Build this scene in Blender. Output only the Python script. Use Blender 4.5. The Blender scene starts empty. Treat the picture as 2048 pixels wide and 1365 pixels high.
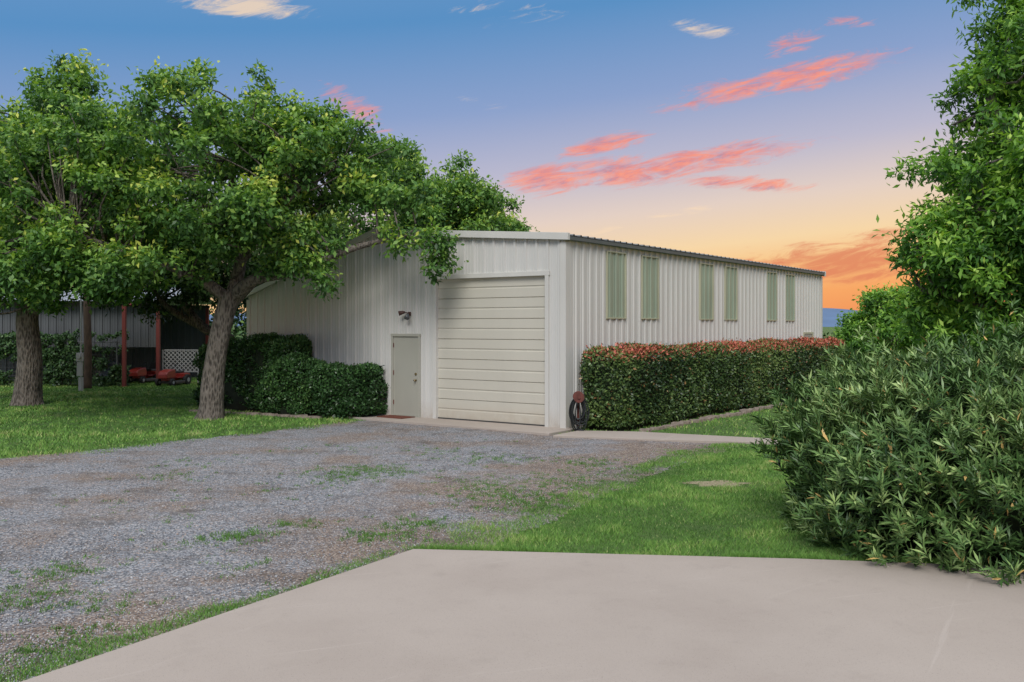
import bpy, math, numpy as np
from mathutils import Vector
rng = np.random.default_rng(7)
scene = bpy.context.scene
COL = scene.collection
scene.view_settings.view_transform = 'Standard'
scene.view_settings.look = 'None'
scene.view_settings.exposure = 0

def lin(r, g, b):
    f = lambda c: (c/255/12.92) if c/255 <= 0.04045 else ((c/255+0.055)/1.055)**2.4
    return (f(r), f(g), f(b), 1.0)

# ------------------------------------------------------------------ node helpers
def new_mat(name):
    m = bpy.data.materials.new(name); m.use_nodes = True
    nt = m.node_tree
    return m, nt, nt.nodes['Principled BSDF'], nt.nodes['Material Output']
def node(nt, t, **kw):
    n = nt.nodes.new(t)
    for k, v in kw.items(): setattr(n, k, v)
    return n
def setin(nt, n, idx, v):
    if hasattr(v, 'is_linked') or isinstance(v, bpy.types.NodeSocket): nt.links.new(v, n.inputs[idx])
    else: n.inputs[idx].default_value = v
def math_n(nt, op, a, b=None, c=None, clamp=False):
    n = node(nt, 'ShaderNodeMath', operation=op); n.use_clamp = clamp
    setin(nt, n, 0, a)
    if b is not None: setin(nt, n, 1, b)
    if c is not None: setin(nt, n, 2, c)
    return n.outputs[0]
def noise_n(nt, vec, scale, detail=4, rough=0.55, dist=0.0):
    n = node(nt, 'ShaderNodeTexNoise')
    n.inputs['Scale'].default_value = scale; n.inputs['Detail'].default_value = detail
    n.inputs['Roughness'].default_value = rough; n.inputs['Distortion'].default_value = dist
    if vec is not None: nt.links.new(vec, n.inputs['Vector'])
    return n.outputs['Fac']
def ramp_n(nt, fac, stops, interp='LINEAR'):
    n = node(nt, 'ShaderNodeValToRGB'); cr = n.color_ramp; cr.interpolation = interp
    while len(cr.elements) > 1: cr.elements.remove(cr.elements[-1])
    cr.elements[0].position = stops[0][0]; cr.elements[0].color = stops[0][1]
    for p, c in stops[1:]:
        e = cr.elements.new(p); e.color = c
    nt.links.new(fac, n.inputs[0]); return n.outputs[0]
def mix_n(nt, fac, a, b, mode='MIX'):
    n = node(nt, 'ShaderNodeMix', data_type='RGBA', blend_type=mode)
    setin(nt, n, 0, fac); setin(nt, n, 6, a); setin(nt, n, 7, b)
    return n.outputs[2]
def obj_coord(nt): return node(nt, 'ShaderNodeTexCoord').outputs['Object']
def mapping(nt, vec, scale=(1,1,1), rot=(0,0,0)):
    n = node(nt, 'ShaderNodeMapping'); nt.links.new(vec, n.inputs[0])
    n.inputs['Scale'].default_value = scale; n.inputs['Rotation'].default_value = rot
    return n.outputs[0]
def bump_n(nt, h, strength, dist, bsdf):
    n = node(nt, 'ShaderNodeBump'); n.inputs['Strength'].default_value = strength
    n.inputs['Distance'].default_value = dist
    nt.links.new(h, n.inputs['Height']); nt.links.new(n.outputs[0], bsdf.inputs['Normal'])
def grey(v): return (v, v, v, 1)

def painted(name, col, rough=0.5, var=0.12, metal=0.0, dirt=None, vscale=1.2, streak=0.10):
    m, nt, b, o = new_mat(name)
    oc = obj_coord(nt)
    f = noise_n(nt, mapping(nt, oc, (1, 1, 0.35)), vscale, 6)
    c2 = tuple(x*(1-var*2) for x in col[:3])+(1,)
    c = ramp_n(nt, f, [(0.3, c2), (0.7, col)])
    if dirt:
        sep = node(nt, 'ShaderNodeSeparateXYZ'); nt.links.new(oc, sep.inputs[0])
        h = math_n(nt, 'MULTIPLY_ADD', sep.outputs[2], -1.8, 0.9, True)
        f2 = noise_n(nt, oc, 6, 5)
        h = math_n(nt, 'MULTIPLY', h, f2, clamp=True)
        c = mix_n(nt, h, c, dirt)
        st_ = noise_n(nt, mapping(nt, oc, (9, 9, 0.25)), 1.0, 5, 0.6)
        c = mix_n(nt, ramp_n(nt, st_, [(0.55, grey(0)), (0.75, grey(streak))]), c, tuple(x*0.55 for x in col[:3])+(1,))
    nt.links.new(c, b.inputs['Base Color'])
    b.inputs['Roughness'].default_value = rough; b.inputs['Metallic'].default_value = metal
    return m

def leaf_mat(name, stops, trans=0.0, rough=0.45, gain=1.0):
    m, nt, b, o = new_mat(name)
    a = node(nt, 'ShaderNodeAttribute', attribute_name='tint')
    stops = [(p, (min(c[0]*gain, .8), min(c[1]*gain, .8), min(c[2]*gain, .8), 1)) for p, c in stops]
    c = ramp_n(nt, a.outputs['Fac'], stops)
    nt.links.new(c, b.inputs['Base Color']); b.inputs['Roughness'].default_value = rough
    b.inputs['Specular IOR Level'].default_value = 0.35
    if trans > 0:
        t = node(nt, 'ShaderNodeBsdfTranslucent')
        c2 = mix_n(nt, 1.0, c, (1.25, 1.4, 0.5, 1), 'MULTIPLY'); nt.links.new(c2, t.inputs[0])
        mx = node(nt, 'ShaderNodeMixShader'); mx.inputs[0].default_value = trans
        nt.links.new(b.outputs[0], mx.inputs[1]); nt.links.new(t.outputs[0], mx.inputs[2])
        nt.links.new(mx.outputs[0], o.inputs[0])
    return m

# ------------------------------------------------------------------ mesh helpers
def add_obj(name, me, parent=None, mat=None, loc=None):
    ob = bpy.data.objects.new(name, me); COL.objects.link(ob)
    if parent: ob.parent = parent
    if mat is not None:
        for mm in (mat if isinstance(mat, (list, tuple)) else [mat]): me.materials.append(mm)
    if loc: ob.location = loc
    return ob
def empty(name, loc, label, cat, rotz=0, group=None):
    e = bpy.data.objects.new(name, None); COL.objects.link(e); e.location = loc
    e.rotation_euler = (0, 0, rotz); e.empty_display_size = 0.3
    e['label'] = label; e['category'] = cat
    if group: e['group'] = group
    return e
def np_mesh(name, V, F, tint=None, matidx=None):
    me = bpy.data.meshes.new(name)
    V = np.asarray(V, np.float32); F = np.asarray(F, np.int32); M, k = F.shape
    me.vertices.add(len(V)); me.vertices.foreach_set('co', V.ravel())
    me.loops.add(M*k); me.loops.foreach_set('vertex_index', F.ravel())
    me.polygons.add(M); me.polygons.foreach_set('loop_start', np.arange(0, M*k, k, dtype=np.int32))
    if matidx is not None: me.polygons.foreach_set('material_index', np.asarray(matidx, np.int32))
    me.update(calc_edges=True)
    if tint is not None:
        a = me.attributes.new('tint', 'FLOAT', 'POINT'); a.data.foreach_set('value', np.asarray(tint, np.float32))
    return me
class MB:
    def __init__(s): s.v = []; s.f = []
    def add(s, v, f):
        o = len(s.v); s.v += [tuple(p) for p in v]; s.f += [tuple(i+o for i in q) for q in f]
    def box(s, x0, x1, y0, y1, z0, z1):
        s.add([(x0,y0,z0),(x1,y0,z0),(x1,y1,z0),(x0,y1,z0),(x0,y0,z1),(x1,y0,z1),(x1,y1,z1),(x0,y1,z1)],
              [(0,3,2,1),(4,5,6,7),(0,1,5,4),(1,2,6,5),(2,3,7,6),(3,0,4,7)])
    def tube(s, pts, rad, n=10, wob=0.0, seed=0):
        pts = [Vector(p) for p in pts]; r2 = np.random.default_rng(seed)
        V = []; F = []
        ph = r2.uniform(0, 6.28, 4)
        for i, p in enumerate(pts):
            t = (pts[min(i+1, len(pts)-1)]-pts[max(i-1, 0)]).normalized()
            a = Vector((0.3, 1, 0.1)) if abs(t.z) > 0.8 else Vector((0, 0, 1))
            u = t.cross(a).normalized(); w = t.cross(u)
            for k in range(n):
                an = 2*math.pi*k/n
                rr = rad[i]*(1+wob*(math.sin(3*an+ph[0]+i*0.4)+0.6*math.sin(5*an+ph[1]-i*0.7)))
                V.append(p+u*(math.cos(an)*rr)+w*(math.sin(an)*rr))
        for i in range(len(pts)-1):
            for k in range(n):
                k2 = (k+1) % n
                F.append((i*n+k, i*n+k2, (i+1)*n+k2, (i+1)*n+k))
        F.append(tuple(range(n))[::-1]); F.append(tuple((len(pts)-1)*n+k for k in range(n)))
        s.add(V, F)
    def disc(s, c, axis, r, h, n=20):
        a = Vector(axis).normalized(); s.tube([Vector(c)-a*h/2, Vector(c)+a*h/2], [r, r], n)
    def obj(s, name, mat, parent=None, bevel=0, smooth=False):
        me = bpy.data.meshes.new(name); me.from_pydata(s.v, [], s.f); me.update()
        if smooth:
            me.polygons.foreach_set('use_smooth', [True]*len(me.polygons))
        ob = add_obj(name, me, parent, mat)
        if bevel:
            b = ob.modifiers.new('bevel', 'BEVEL'); b.width = bevel; b.segments = 2; b.limit_method = 'ANGLE'
        return ob
def smooth_path(pts, rad, sub=4):
    P = np.array(pts, float); R = np.array(rad, float); n = len(P); out = []; ro = []
    for i in range(n-1):
        p0 = P[max(i-1,0)]; p1 = P[i]; p2 = P[i+1]; p3 = P[min(i+2,n-1)]
        for j in range(sub):
            t = j/sub
            out.append(0.5*((2*p1)+(-p0+p2)*t+(2*p0-5*p1+4*p2-p3)*t*t+(-p0+3*p1-3*p2+p3)*t**3))
            ro.append(R[i]*(1-t)+R[i+1]*t)
    out.append(P[-1]); ro.append(R[-1])
    return out, ro

def sn(P, scale, seed):
    r = np.random.default_rng(seed); out = 0
    P = np.asarray(P, float)
    for i in range(9):
        d = r.normal(size=P.shape[1]); d /= np.linalg.norm(d)
        k = scale*r.uniform(0.6, 2.4)
        out = out + np.sin(P@d*k + r.uniform(0, 6.28))
    return out/2.1
def unit(a): return a/np.maximum(np.linalg.norm(a, axis=1, keepdims=True), 1e-6)
def rdir(n): return unit(rng.normal(size=(n, 3)))

def leaves(P, A, N, L, W, fold=0.18):
    """rhombic folded leaves; returns verts, faces"""
    n = len(P); A = unit(A); S = unit(np.cross(A, N)); Nn = unit(np.cross(S, A))
    L = np.broadcast_to(np.asarray(L, float), (n,))[:, None]; W = np.broadcast_to(np.asarray(W, float), (n,))[:, None]
    V = np.empty((n, 4, 3))
    V[:, 0] = P
    V[:, 1] = P+A*L*0.48-S*W*0.5+Nn*W*fold
    V[:, 2] = P+A*L-Nn*L*0.06
    V[:, 3] = P+A*L*0.48+S*W*0.5+Nn*W*fold
    return V.reshape(-1, 3), np.arange(n*4).reshape(n, 4)

BARK, nt, b, _ = new_mat('bark')
oc = mapping(nt, obj_coord(nt), (1, 1, 0.28))
v = node(nt, 'ShaderNodeTexVoronoi'); v.inputs['Scale'].default_value = 22; nt.links.new(oc, v.inputs[0])
nz = noise_n(nt, oc, 9, 8, 0.7)
h = math_n(nt, 'ADD', math_n(nt, 'MULTIPLY', v.outputs[0], 0.8), nz)
nt.links.new(ramp_n(nt, h, [(0.35, (0.016,0.013,0.011,1)), (0.75, (0.085,0.072,0.06,1)), (1.05, (0.19,0.165,0.14,1))]), b.inputs[0])
bump_n(nt, h, 1.0, 0.05, b); b.inputs['Roughness'].default_value = 0.95

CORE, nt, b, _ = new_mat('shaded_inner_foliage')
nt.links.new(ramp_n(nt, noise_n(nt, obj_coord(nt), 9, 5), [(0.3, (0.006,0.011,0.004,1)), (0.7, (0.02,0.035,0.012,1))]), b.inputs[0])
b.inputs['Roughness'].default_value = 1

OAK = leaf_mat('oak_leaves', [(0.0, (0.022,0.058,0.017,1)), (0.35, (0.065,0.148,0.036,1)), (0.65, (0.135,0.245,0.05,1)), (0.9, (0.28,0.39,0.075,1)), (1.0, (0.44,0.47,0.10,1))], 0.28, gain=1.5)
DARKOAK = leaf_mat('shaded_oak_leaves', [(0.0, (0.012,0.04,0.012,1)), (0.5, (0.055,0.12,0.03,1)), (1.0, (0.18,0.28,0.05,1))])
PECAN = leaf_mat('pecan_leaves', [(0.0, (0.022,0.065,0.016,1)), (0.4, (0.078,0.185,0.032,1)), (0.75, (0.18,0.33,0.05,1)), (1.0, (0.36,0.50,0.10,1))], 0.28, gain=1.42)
OLEA = leaf_mat('oleander_leaves', [(0.0, (0.018,0.045,0.014,1)), (0.4, (0.065,0.135,0.036,1)), (0.7, (0.17,0.27,0.085,1)), (0.93, (0.34,0.44,0.17,1)), (0.97, (0.55,0.42,0.15,1)), (1.0, (0.42,0.24,0.08,1))], 0.0, 0.38, gain=1.3)
HOLLY = leaf_mat('dark_shrub_leaves', [(0.0, (0.014,0.036,0.012,1)), (0.5, (0.04,0.095,0.027,1)), (1.0, (0.14,0.24,0.07,1))], 0, 0.32, gain=1.5)
PHOT = leaf_mat('photinia_leaves', [(0.0, (0.014,0.032,0.012,1)), (0.35, (0.05,0.095,0.028,1)), (0.6, (0.13,0.19,0.055,1)), (0.70, (0.20,0.13,0.05,1)), (0.82, (0.33,0.09,0.055,1)), (1.0, (0.60,0.18,0.13,1))], 0, 0.36, gain=1.3)
WOOD = leaf_mat('distant_leaves', [(0.0, (0.02,0.05,0.02,1)), (0.5, (0.06,0.125,0.04,1)), (1.0, (0.16,0.26,0.07,1))], gain=1.15)
GRASS = leaf_mat('grass_blades', [(0.0, (0.04,0.10,0.018,1)), (0.5, (0.105,0.235,0.04,1)), (0.85, (0.21,0.36,0.07,1)), (1.0, (0.40,0.42,0.17,1))], 0, 0.7, gain=1.12)

# ------------------------------------------------------------------ trees
def clump_leaves(C, R, CT, total, L, Wr, up=0.5, droop=0.25):
    w = R**2; cnt = np.maximum((total*w/w.sum()).astype(int), 4)
    idx = np.repeat(np.arange(len(C)), cnt); n = len(idx)
    d = rdir(n)
    rr = R[idx]*(0.3+0.8*rng.random(n)**0.75)*(1+0.32*sn(d*3+C[idx], 2.5, 3))
    P = C[idx]+d*rr[:, None]*np.array([1, 1, 0.78])
    N = unit(d*0.6+np.array([0, 0, up])+rdir(n)*0.85)
    A = rdir(n)+d*0.6-np.array([0, 0, droop])
    Ls = L*rng.uniform(0.6, 1.35, n)
    V, F = leaves(P, A, N, Ls, Ls*Wr)
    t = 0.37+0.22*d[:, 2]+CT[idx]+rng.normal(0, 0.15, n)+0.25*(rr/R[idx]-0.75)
    return V, F, np.repeat(np.clip(t, 0, 1), 4)

def make_tree(name, base, trunk_paths, envs, nclump, total, L, mat, label, cat='tree', cr=(0.4, 0.85), Wr=0.5, seed=1, twigs=0.5, core=0.45, tintamp=0.12, group=None):
    global rng
    rng = np.random.default_rng(seed)
    e = empty(name, base, label, cat, group=group)
    E = np.array(envs, float); w = E[:, 6]/E[:, 6].sum()
    k = np.repeat(np.arange(len(E)), np.maximum(np.round(w*nclump), 1).astype(int)); nclump = len(k)
    d = rdir(nclump); f = (core+(1.08-core)*rng.random(nclump)**0.6)
    C = E[k, :3]+d*E[k, 3:6]*f[:, None]
    R = rng.uniform(cr[0], cr[1], nclump); R = np.minimum(R, E[k, 5]*1.1+0.05)
    CT = rng.normal(0, tintamp, nclump)+0.05*f
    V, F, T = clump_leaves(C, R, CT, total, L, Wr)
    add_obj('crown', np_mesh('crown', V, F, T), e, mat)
    mb = MB(); nodes = []
    for i, (p, r) in enumerate(trunk_paths):
        pp, rr = smooth_path(p, r, 5)
        mb.tube(pp, rr, 16 if r[0] > 0.15 else 8, 0.05, seed+i)
        if i > 0 or len(trunk_paths) == 1: nodes += [(np.array(q), x) for q, x in list(zip(pp, rr))[3:]]
    NP = np.array([q for q, _ in nodes])
    for j in range(nclump):
        if rng.random() > twigs: continue
        dd = np.linalg.norm(NP-C[j], axis=1)+0.8*np.maximum(0, NP[:, 2]-C[j, 2])
        i = int(np.argmin(dd)); a = NP[i]; c = C[j]; m = (a+c)/2+rng.normal(0, 0.14, 3)*np.linalg.norm(c-a)-np.array([0,0,0.05])
        pp, rr = smooth_path([a, m, c], [min(nodes[i][1]*0.7, 0.05), 0.024, 0.008], 3)
        mb.tube(pp, rr, 5)
    mb.obj('trunk', BARK, e, smooth=True)
    return e

make_tree('oak_tree', (-7.63, 23.75, 0),
  [([(0,0,-0.05),(0.03,0,0.25),(0.10,0,1.2),(0.30,0,2.3),(0.52,0,3.2)], [0.42,0.31,0.26,0.245,0.25]),
   ([(0.50,0,3.0),(1.2,-0.3,3.5),(2.4,-0.8,3.7),(3.8,-1.2,4.2),(5.2,-1.6,4.5)], [0.17,0.15,0.12,0.08,0.03]),
   ([(0.52,0,3.0),(0.7,0.2,4.0),(0.4,0.4,5.4),(0.6,0.4,7.2)], [0.18,0.15,0.11,0.04]),
   ([(0.48,0,3.0),(-0.3,-0.4,3.6),(-1.6,-0.8,4.1),(-3.0,-1.2,4.6)], [0.17,0.13,0.09,0.04]),
   ([(0.52,0.1,2.9),(1.4,0.6,4.0),(2.4,0.6,5.2),(3.4,0.4,6.0)], [0.15,0.12,0.08,0.03]),
   ([(0.6,0,3.6),(1.6,-0.9,4.7),(2.6,-1.4,5.6)], [0.10,0.07,0.03])],
  [(0.2,0,6.55,3.6,3.0,2.1,8),(2.8,-0.4,6.4,2.4,2.0,1.1,3.2),(2.2,0,7.1,1.7,1.6,0.9,1.0),(-2.9,-0.2,5.7,2.3,2.4,2.0,4.3),(-4.0,0.4,7.2,1.6,1.4,1.0,1.6),(-5.0,0,5.0,1.6,1.4,1.3,1.6),
   (5.6,-1.7,4.25,0.65,0.4,0.26,0.34),(5.0,-1.5,4.55,0.5,0.3,0.2,0.15),(5.85,-1.75,3.75,0.3,0.25,0.25,0.13),(4.6,-1.3,5.55,1.0,0.8,0.35,0.5),(2.0,-1.0,4.6,1.7,1.1,0.5,1.2),(2.3,-1.3,3.85,1.1,0.7,0.3,0.45),(3.0,-1.3,3.4,0.4,0.3,0.25,0.12),(-1.7,-1.2,4.1,2.4,1.4,0.8,2.2),(-3.4,-1.3,3.8,1.8,1.2,0.7,1.6),(0.8,-1.6,5.0,2.1,1.2,0.9,1.2)],
  600, 98000, 0.138, OAK, 'large spreading live oak with leaning grey trunk on the lawn', cr=(0.18, 0.46), seed=11, core=0.35, tintamp=0.14, twigs=0.5)

make_tree('oak_tree', (-14.4, 27.96, 0),
  [([(0,0,-0.05),(0,0,0.3),(0.05,0,1.3),(-0.02,0,2.4),(0.1,0,3.2)], [0.50,0.40,0.34,0.31,0.28]),
   ([(0.1,0,3.0),(0.8,0,4.3),(1.0,0,6.0),(1.0,0,8.6)], [0.2,0.15,0.1,0.04]),
   ([(0.1,0,3.0),(-0.9,0.2,4.2),(-1.8,0,5.6)], [0.18,0.13,0.05]),
   ([(0.05,0,2.6),(1.2,-0.4,3.5),(2.6,-0.8,4.1)], [0.14,0.10,0.04])],
  [(0.4,0,6.9,3.0,2.8,2.3,4),(1.1,0,9.1,1.2,1.0,1.2,0.9),(-1.9,0,6.3,2.6,2.5,2.2,3),(1.6,-0.6,4.1,2.6,1.6,1.1,2.6),(-1.8,-0.6,3.9,2.2,1.6,0.9,2.0),(3.3,0,6.8,1.7,1.6,2.0,1.8)],
  400, 76000, 0.155, OAK, 'tall live oak with straight rough trunk on the lawn', cr=(0.22, 0.54), seed=23, core=0.35, tintamp=0.14, twigs=0.5)

make_tree('oak_tree', (-9.6, 31.0, 0),
  [([(0.9,0,-0.05),(0.8,0,0.8),(0.3,0,1.9),(-0.6,0,2.3),(-1.3,0,3.2)], [0.28,0.22,0.19,0.16,0.10]),
   ([(0.8,0,0.8),(1.2,0,2.2),(1.6,0,3.6),(1.4,0,5.0)], [0.2,0.15,0.12,0.06]),
   ([(-0.6,0,2.3),(-1.8,0,3.0),(-2.6,0,4.2)], [0.13,0.1,0.05])],
  [(0,0,4.9,3.4,2.4,1.7,3),(-2.2,0,3.9,2.4,1.6,0.9,1.4),(2.4,0,4.7,2.0,2,1.3,1)],
  110, 26000, 0.18, DARKOAK, 'shaded live oak with crooked dark limbs behind the lawn', cr=(0.4, 0.8), seed=31)

make_tree('oak_tree', (-4.4, 38.5, 0),
  [([(0,0,-0.05),(0,0,1.5),(0.1,0,3.5)], [0.35,0.25,0.2]), ([(0.1,0,3.2),(0.5,0,5.5),(0.4,0,7.8)], [0.18,0.12,0.05]), ([(0.1,0,3.2),(-1.2,0,5),(-2,0,6.5)], [0.15,0.1,0.05])],
  [(0,0,7.0,3.1,2.6,2.9,4),(1.9,0,6.4,1.7,1.7,2.2,1.6)],
  150, 42000, 0.18, OAK, 'dense green oak rising behind the metal building roof', cr=(0.35, 0.7), seed=41, twigs=0.25)
make_tree('oak_tree', (-1.3, 41.5, 0),
  [([(0,0,-0.05),(0,0,1.5),(0.1,0,3)], [0.3,0.2,0.16]), ([(0.1,0,2.8),(0.4,0,4.5),(0.3,0,6)], [0.14,0.1,0.05])],
  [(0,0,6.0,1.8,1.7,2.2,3),(1.05,0,5.5,0.95,1.0,1.6,1)],
  80, 24000, 0.18, OAK, 'smaller oak rising behind the metal building roof', cr=(0.3, 0.62), seed=43, twigs=0.25)

make_tree('pecan_tree', (10.0, 17.2, 0),
  [([(0,0,-0.05),(0,0,1.5),(0.1,0,3.2)], [0.3,0.24,0.2]), ([(0.1,0,3.0),(0,0,5.5),(0.1,0,8),(0,0,10)], [0.18,0.14,0.1,0.04]),
   ([(0.05,0,2.6),(-0.9,-0.2,3.6),(-2.0,-0.4,4.4)], [0.13,0.09,0.03]), ([(0.05,0,3.6),(-0.8,-0.2,5.2),(-1.5,-0.3,6.8)], [0.12,0.08,0.03]),
   ([(0.05,0,2.0),(-0.9,-0.2,2.5),(-2.3,-0.4,2.9)], [0.10,0.07,0.03]), ([(0.05,0,3.0),(0.9,-0.2,4.6),(1.6,-0.3,6.5)], [0.12,0.08,0.03])],
  [(-0.1,0,7.0,1.8,1.8,1.7,4.2),(-0.7,-0.3,5.0,2.0,2.0,1.2,5),(-1.4,-0.3,3.5,1.5,1.4,0.9,4),(0.1,0,8.8,1.6,1.5,1.2,2.4),(1.3,0,5.5,1.8,2.0,2.5,1.2),(-1.0,-0.2,2.4,1.6,1.3,0.8,2.4)],
  480, 95000, 0.14, PECAN, 'tall leafy pecan tree with bright green foliage behind the bush', cr=(0.18, 0.42), Wr=0.36, seed=53, core=0.15, twigs=0.35, tintamp=0.16)

make_tree('mesquite_tree', (16.1, 42.0, 0),
  [([(0,0,-0.05),(0,0,0.8),(0.1,0,1.8)], [0.2,0.15,0.12]), ([(0.1,0,1.6),(0.2,0,2.6),(0.5,0,3.4)], [0.1,0.08,0.03])],
  [(1.0,0,2.8,1.4,1.6,1.5,4),(-0.3,0,1.9,0.9,1.3,1.1,1.8),(2.6,0,2.5,1.8,1.4,1.7,2.5)],
  100, 26000, 0.16, PECAN, 'low rounded green tree beyond the hedge', cr=(0.25, 0.55), seed=61)

# ------------------------------------------------------------------ shrubs
def box_hedge(name, origin, dirx, size, total, L, Wr, mat, label, cat, seed, redtop=False, lump=0.10):
    global rng
    rng = np.random.default_rng(seed)
    e = empty(name, (origin[0], origin[1], 0), label, cat)
    e.rotation_euler = (0, 0, math.atan2(dirx[1], dirx[0]))
    lx, ly, lz = size[0]/2, size[1]/2, size[2]
    areas = np.array([2*lx*lz, 2*lx*lz, 2*ly*lz, 2*ly*lz, 4*lx*ly*1.3]); k = rng.choice(5, total, p=areas/areas.sum())
    a = rng.uniform(-1, 1, total); c = rng.uniform(-1, 1, total)
    Q = np.empty((total, 3)); Nn = np.zeros((total, 3))
    for i, (ax, sg) in enumerate([(1,-1),(1,1),(0,-1),(0,1),(2,1)]):
        s = k == i; o = [j for j in range(3) if j != ax]
        Q[s, ax] = sg; Q[s, o[0]] = a[s]; Q[s, o[1]] = c[s]; Nn[s, ax] = sg
    half = np.array([lx, ly, lz/2])
    P = Q*half; rad = min(ly, lz/2)*0.55
    inner = np.clip(P, -(half-rad), half-rad); dv = P-inner; dn = np.linalg.norm(dv, axis=1, keepdims=True)
    P = inner+dv/np.maximum(dn, 1e-6)*np.minimum(dn, rad)
    nrm = unit(np.where(dn > 1e-4, dv, Nn))
    P = P+nrm*(lump*sn(P, 2.2, seed)+0.5*lump*sn(P, 7, seed+1)-0.13*rng.random(total)**2+0.08*(rng.random(total) > 0.98))[:, None]
    P[:, 2] += lz/2; keep = P[:, 2] > 0.02; P = P[keep]; nrm = nrm[keep]; n = len(P)
    N = unit(nrm*0.8+rdir(n)*0.8+np.array([0,0,0.35])); A = rdir(n)+nrm*0.7+np.array([0,0,0.35])
    Ls = L*rng.uniform(0.6, 1.3, n)
    V, F = leaves(P, A, N, Ls, Ls*Wr)
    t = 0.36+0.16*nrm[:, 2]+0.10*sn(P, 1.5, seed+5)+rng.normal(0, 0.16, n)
    if redtop:
        top = np.clip((P[:, 2]-(lz-0.30))/0.26, 0, 1)
        p = 0.035+0.82*top; red = rng.random(n) < p*np.clip(0.85+0.3*sn(P, 1.2, 9), 0.1, 1)
        t = np.where(red, 0.68+0.32*rng.random(n)**0.8*np.clip(0.2+top, 0, 1), np.clip(t, 0, 0.6))
    t = np.clip(t, 0, 1)
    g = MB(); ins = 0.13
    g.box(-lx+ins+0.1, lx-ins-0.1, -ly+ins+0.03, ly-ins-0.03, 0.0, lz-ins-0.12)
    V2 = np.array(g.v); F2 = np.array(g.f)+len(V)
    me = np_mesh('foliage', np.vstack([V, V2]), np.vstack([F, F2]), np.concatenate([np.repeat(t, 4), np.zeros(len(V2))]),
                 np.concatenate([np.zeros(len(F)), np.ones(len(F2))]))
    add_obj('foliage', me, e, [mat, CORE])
    return e

dR = np.array([0.582, 0.813]); dL = np.array([-0.813, 0.582]); C0 = np.array([1.19, 21.04])
def bl(s, w): return C0+dR*s-dL*w
hc = bl(8.6, 0.72)
box_hedge('photinia_hedge', hc, dR, (16.6, 1.15, 1.80), 90000, 0.08, 0.5, PHOT, 'long clipped photinia hedge with red new growth beside metal wall', 'hedge', 71, True, 0.05)
box_hedge('tall_shrub', (-6.95, 26.0), dL*-1, (2.7, 1.3, 1.95), 26000, 0.09, 0.5, HOLLY, 'tall dark green clipped shrub against the metal wall', 'shrub', 72, lump=0.09)
box_hedge('low_shrub', (-4.15, 24.1), (1, -0.35), (1.6, 1.1, 1.34), 15000, 0.085, 0.5, HOLLY, 'rounded dark green shrub beside the entry door', 'shrub', 73, lump=0.09)
box_hedge('low_shrub', (-5.55, 24.7), (1, -0.3), (1.2, 1.1, 1.28), 12000, 0.085, 0.5, HOLLY, 'rounded dark green shrub next to the taller shrub', 'shrub', 74, lump=0.09)
box_hedge('low_shrub', (-8.45, 27.6), (1, -0.2), (1.2, 1.2, 1.7), 9000, 0.09, 0.5, HOLLY, 'loose dark shrub behind the oak trunk', 'shrub', 75, lump=0.12)

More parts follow.
